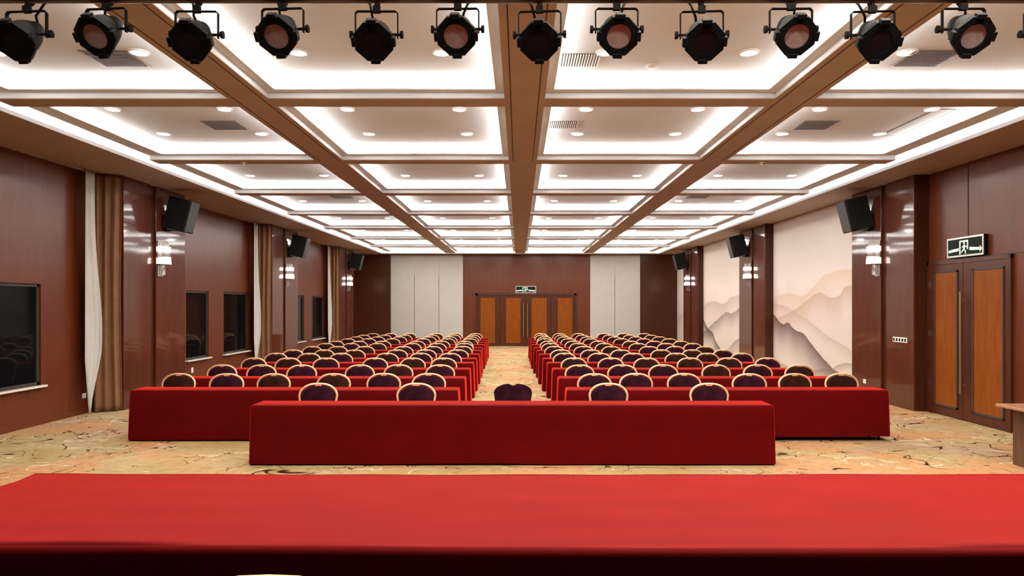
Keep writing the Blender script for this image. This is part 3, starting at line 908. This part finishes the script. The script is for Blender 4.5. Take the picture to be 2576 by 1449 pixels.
# stage and the table on it
struct(MB().box(XL+.02, XR-.02, YN+.01, 4.5, 0, .5).build('stage_floor', M['stage']))
t = thing('stage_table', 'large bright red draped table in the foreground on the stage', 'table', (-2.14, 2.21, .5))
def stage_cloth(w, d, h):
    b_ = MB(); nx, ny = 110, 26
    rr = random.Random(5)
    rows = []
    def zz(x, y):
        s = .0022*math.sin(y*28+1.3*math.sin(x*1.7))*(.5+.5*math.sin(x*2.3+1)) + .0015*math.sin(x*1.1+2)+.0010*math.sin(x*9+y*14)
        return h+s
    prof = []                       # section across the depth: front hem -> over the top -> back hem
    front = [(-.035,.03),(-.03,.2),(-.022,.4),(-.014,.6),(-.006,h-.05)] + [(-.004+.026*(1-math.cos(q*PI/12)), h-.026+.026*math.sin(q*PI/12)) for q in range(7)]
    back = [(d-.022,h),(d-.006,h-.010),(d+.004,h-.03),(d+.014,.6),(d+.022,.4),(d+.035,.03)]
    for k, (y, z) in enumerate(front): prof.append((y, z, k >= len(front)-1))
    for k in range(1, ny): prof.append((.022+(d-.044)*k/ny, h, True))
    for k, (y, z) in enumerate(back): prof.append((y, z, k == 0))
    for (y, z, top) in prof:
        row = []
        for i in range(nx+1):
            x = w*i/nx
            yo = 0
            if not top: yo = .012*math.sin(x*5+1)*(1-z/h) + .006*math.sin(x*2.1)
            yo += .012*math.sin(x*1.25+.6) if y < .1 else 0
            row.append(b_.v((x, y+yo, zz(x, y) if top else z)))
        rows.append(row)
    for j in range(len(rows)-1):
        for i in range(nx): b_.face([rows[j][i], rows[j][i+1], rows[j+1][i+1], rows[j+1][i]])
    for i in (0, nx):
        b_.face([rows[j][i] for j in range(len(rows))])
    return b_
stage_cloth(4.75, .98, .75).build('tablecloth', M['red'], t, smooth=80)
MB().box(.03, 4.72, .04, .94, .70, .742).build('tabletop', M['desk'], t)
for x in (.15, 1.6, 3.15, 4.6):
    for y in (.12, .83): MB().tube([(x,y,0),(x,y,.7)], .016, 8).build('leg', M['black'], t)

# wooden desk at the right edge
t = thing('wooden_desk', 'pale topped wooden desk cut by the right edge before the double door', 'desk', (6.0, 8.15, 0))
MB().box(0, 1.5, 0, .86, .725, .76, .006).build('desk_top', M['desk'], t)
MB().box(.20, .24, .06, .83, 0, .725, .003).build('side_panel', M['desk_dark'], t)
MB().box(1.26, 1.30, .06, .83, 0, .725, .003).build('side_panel', M['desk_dark'], t)
MB().box(.24, 1.26, .78, .80, .12, .725).build('modesty_panel', M['desk_dark'], t)

# ------------------------------------------------------------------ chairs
def crown(half, ztop, zsh, zbot, hb, n=9):
    """outline of the back, from bottom left over the crown to bottom right (x, z)"""
    L = [(-hb, zbot), (-hb-(half-hb)*.5, zbot+(zsh-zbot)*.45), (-half, zsh-.04)]
    # shoulder then shallow crown: superellipse quarter
    for k in range(1, n+1):
        a = PI/2*k/n
        x = -half*math.cos(a)**.80
        z = zsh-.04 + (ztop-zsh+.04)*math.sin(a)**1.05
        L.append((x, z))
    return L + [(-x, z) for x, z in L[-2::-1]]
def lean(z):                      # the back leans away with height
    return .20 + max(0, z-.44)*.14
def chair(kind):
    t = thing('banquet_chair', 'x', 'chair')
    fab = M['purple'] if kind != 'brown' else M['brown_fabric']
    # seat pad
    MB().box(-.22, .22, -.145, .20, .41, .475, .028, 3).build('seat', fab, t, smooth=50)
    MB().box(-.215, .215, -.14, .195, .385, .411).build('seat_frame', M['gold'], t)
    out = crown(.262, .895, .775, .44, .215)
    ins = crown(.243, .874, .76, .50, .20)
    # cushion: two faces, edges rounded
    b_ = MB()
    def P(x, z, o): return b_.v((x, lean(z)+o, z))
    loops = []
    cx, cz = 0, .68
    for (sc, o) in ((.80,-.045),(.94,-.034),(1.0,-.012),(1.0,.012),(.96,.02)):
        loops.append([P(cx+(x-cx)*sc, cz+(z-cz)*sc, o) for x, z in ins])
    m_ = len(ins)
    for i in range(len(loops)-1):
        for k in range(m_): b_.face([loops[i][k], loops[i][(k+1) % m_], loops[i+1][(k+1) % m_], loops[i+1][k]])
    b_.face(loops[0][::-1]); b_.face(loops[-1])
    if kind == 'dark':
        bb = MB()
        o2 = crown(.265, .90, .82, .44, .22)
        # hand hole notch in the top edge
        poly = []
        for x, z in o2:
            poly.append((x, z - (.030 if abs(x) < .055 else .0)))
        A = [bb.v((x, lean(z)-.045, z)) for x, z in poly]; B = [bb.v((x, lean(z)+.02, z)) for x, z in poly]
        k_ = len(poly); bb.face(A[::-1]); bb.face(B)
        for k in range(k_): bb.face([A[k], A[(k+1) % k_], B[(k+1) % k_], B[k]])
        bb.build('backrest', fab, t, smooth=50); b_.bm.free()
    else:
        b_.build('backrest', fab, t, smooth=50)
        MB().tube([(x, lean(z), z) for x, z in out], .017, 8).build('back_frame', M['gold'], t, smooth=60)
        MB().prism([(-.05,.884),(-.03,.856),(.03,.856),(.05,.884)], lean(.87)-.018, lean(.87)+.004).build('handle', M['gold'], t)
    for s in (-1, 1):
        MB().tube([(s*.2,-.12,.40),(s*.205,-.135,0)], .0125, 8).build('leg', M['gold'], t, smooth=60)
        MB().tube([(s*.215,lean(.44),.44),(s*.212,.205,.36),(s*.205,.27,0)], .0125, 8).build('leg', M['gold'], t, smooth=60)
    return t
ch = {'purple': chair('purple'), 'brown': chair('brown')}
used = set()
def place(kind, x, y, rz, label, group, z=0):
    s = ch[kind]
    if kind not in used:
        used.add(kind); s.location = (x, y, z); s.rotation_euler = (0,0,rz); s['label'] = label; s['group'] = group; return s
    return dup(s, (x, y, z), rz, label, group)
OFFL = [-.55, -1.28, -2.02, -3.03, -3.77, -4.50]
OFFR = [.46, 1.21, 1.94, 2.92, 3.67, 4.45]
SEATN = ['on the aisle', 'second from the aisle', 'third from the aisle', 'fourth from the aisle', 'fifth from the aisle', 'farthest from the aisle']
rc = random.Random(21)
for i, yy in enumerate(ROWY):
    nm = ROWN[i] if i < 11 else 'last'
    for side, offs, ax in (('left', OFFL, LX[i]), ('right', OFFR, RX[i])):
        for k, of in enumerate(offs):
            kind = 'purple' if rc.random() < .5 else 'brown'
            cn = 'plum' if kind == 'purple' else 'brown'
            yb = yy+.865+rc.uniform(.02, .09)             # where the top of the back stands
            place(kind, ax+of+rc.uniform(-.035, .035), yb-lean(.88), math.radians(rc.uniform(-5, 5)),
                  'gilt framed %s chair behind the %s row table %s of aisle, %s' % (cn, nm, side, SEATN[k]), 'banquet chairs in the rows')
for k, (x, kind, w) in enumerate([(-2.80,'purple','far left'), (-1.42,'purple','second from left'), (1.25,'purple','second from right'), (2.66,'purple','far right')]):
    place(kind, x, 10.0-lean(.88), math.radians(rc.uniform(-3, 3)), 'gilt framed plum chair behind the lone middle table, %s' % w, 'chairs behind the lone middle table')
dk = chair('dark'); dk.location = (-.08, 10.0-lean(.88), 0)
dk['label'] = 'dark chair with notched top and no gilt rim, facing down the aisle'; dk['group'] = 'chairs behind the lone middle table'
s_ = place('brown', -.548, 1.562+lean(.88), PI, 'gilt chair whose crown just shows below the bright red stage table', 'stage chairs', .5)

# ------------------------------------------------------------------ camera, world, view
cam = bpy.data.cameras.new('camera'); co = bpy.data.objects.new('camera', cam); COL.objects.link(co)
co.location = (0, 0, EYE); co.rotation_euler = (PI/2, 0, 0)
cam.sensor_width = 36; cam.sensor_fit = 'HORIZONTAL'
cam.lens = 36*F/2576
cam.shift_x = -(VX-1288)/2576
cam.shift_y = (VY-724.5)/2576
cam.clip_start = .05; cam.clip_end = 200
scn.camera = co
w = bpy.data.worlds.new('world'); scn.world = w; w.use_nodes = True
w.node_tree.nodes['Background'].inputs['Color'].default_value = (.01,.01,.01,1)
scn.view_settings.view_transform = 'Standard'; scn.view_settings.look = 'None'
scn.view_settings.gamma = 1; scn.view_settings.use_curve_mapping = False
scn.view_settings.exposure = 1.0
scn.cycles.max_bounces = 7; scn.cycles.diffuse_bounces = 5; scn.cycles.glossy_bounces = 3; scn.cycles.transmission_bounces = 5
scn.cycles.sample_clamp_indirect = 6
scn.cycles.caustics_reflective = False; scn.cycles.caustics_refractive = False
scn.cycles.use_denoising = True
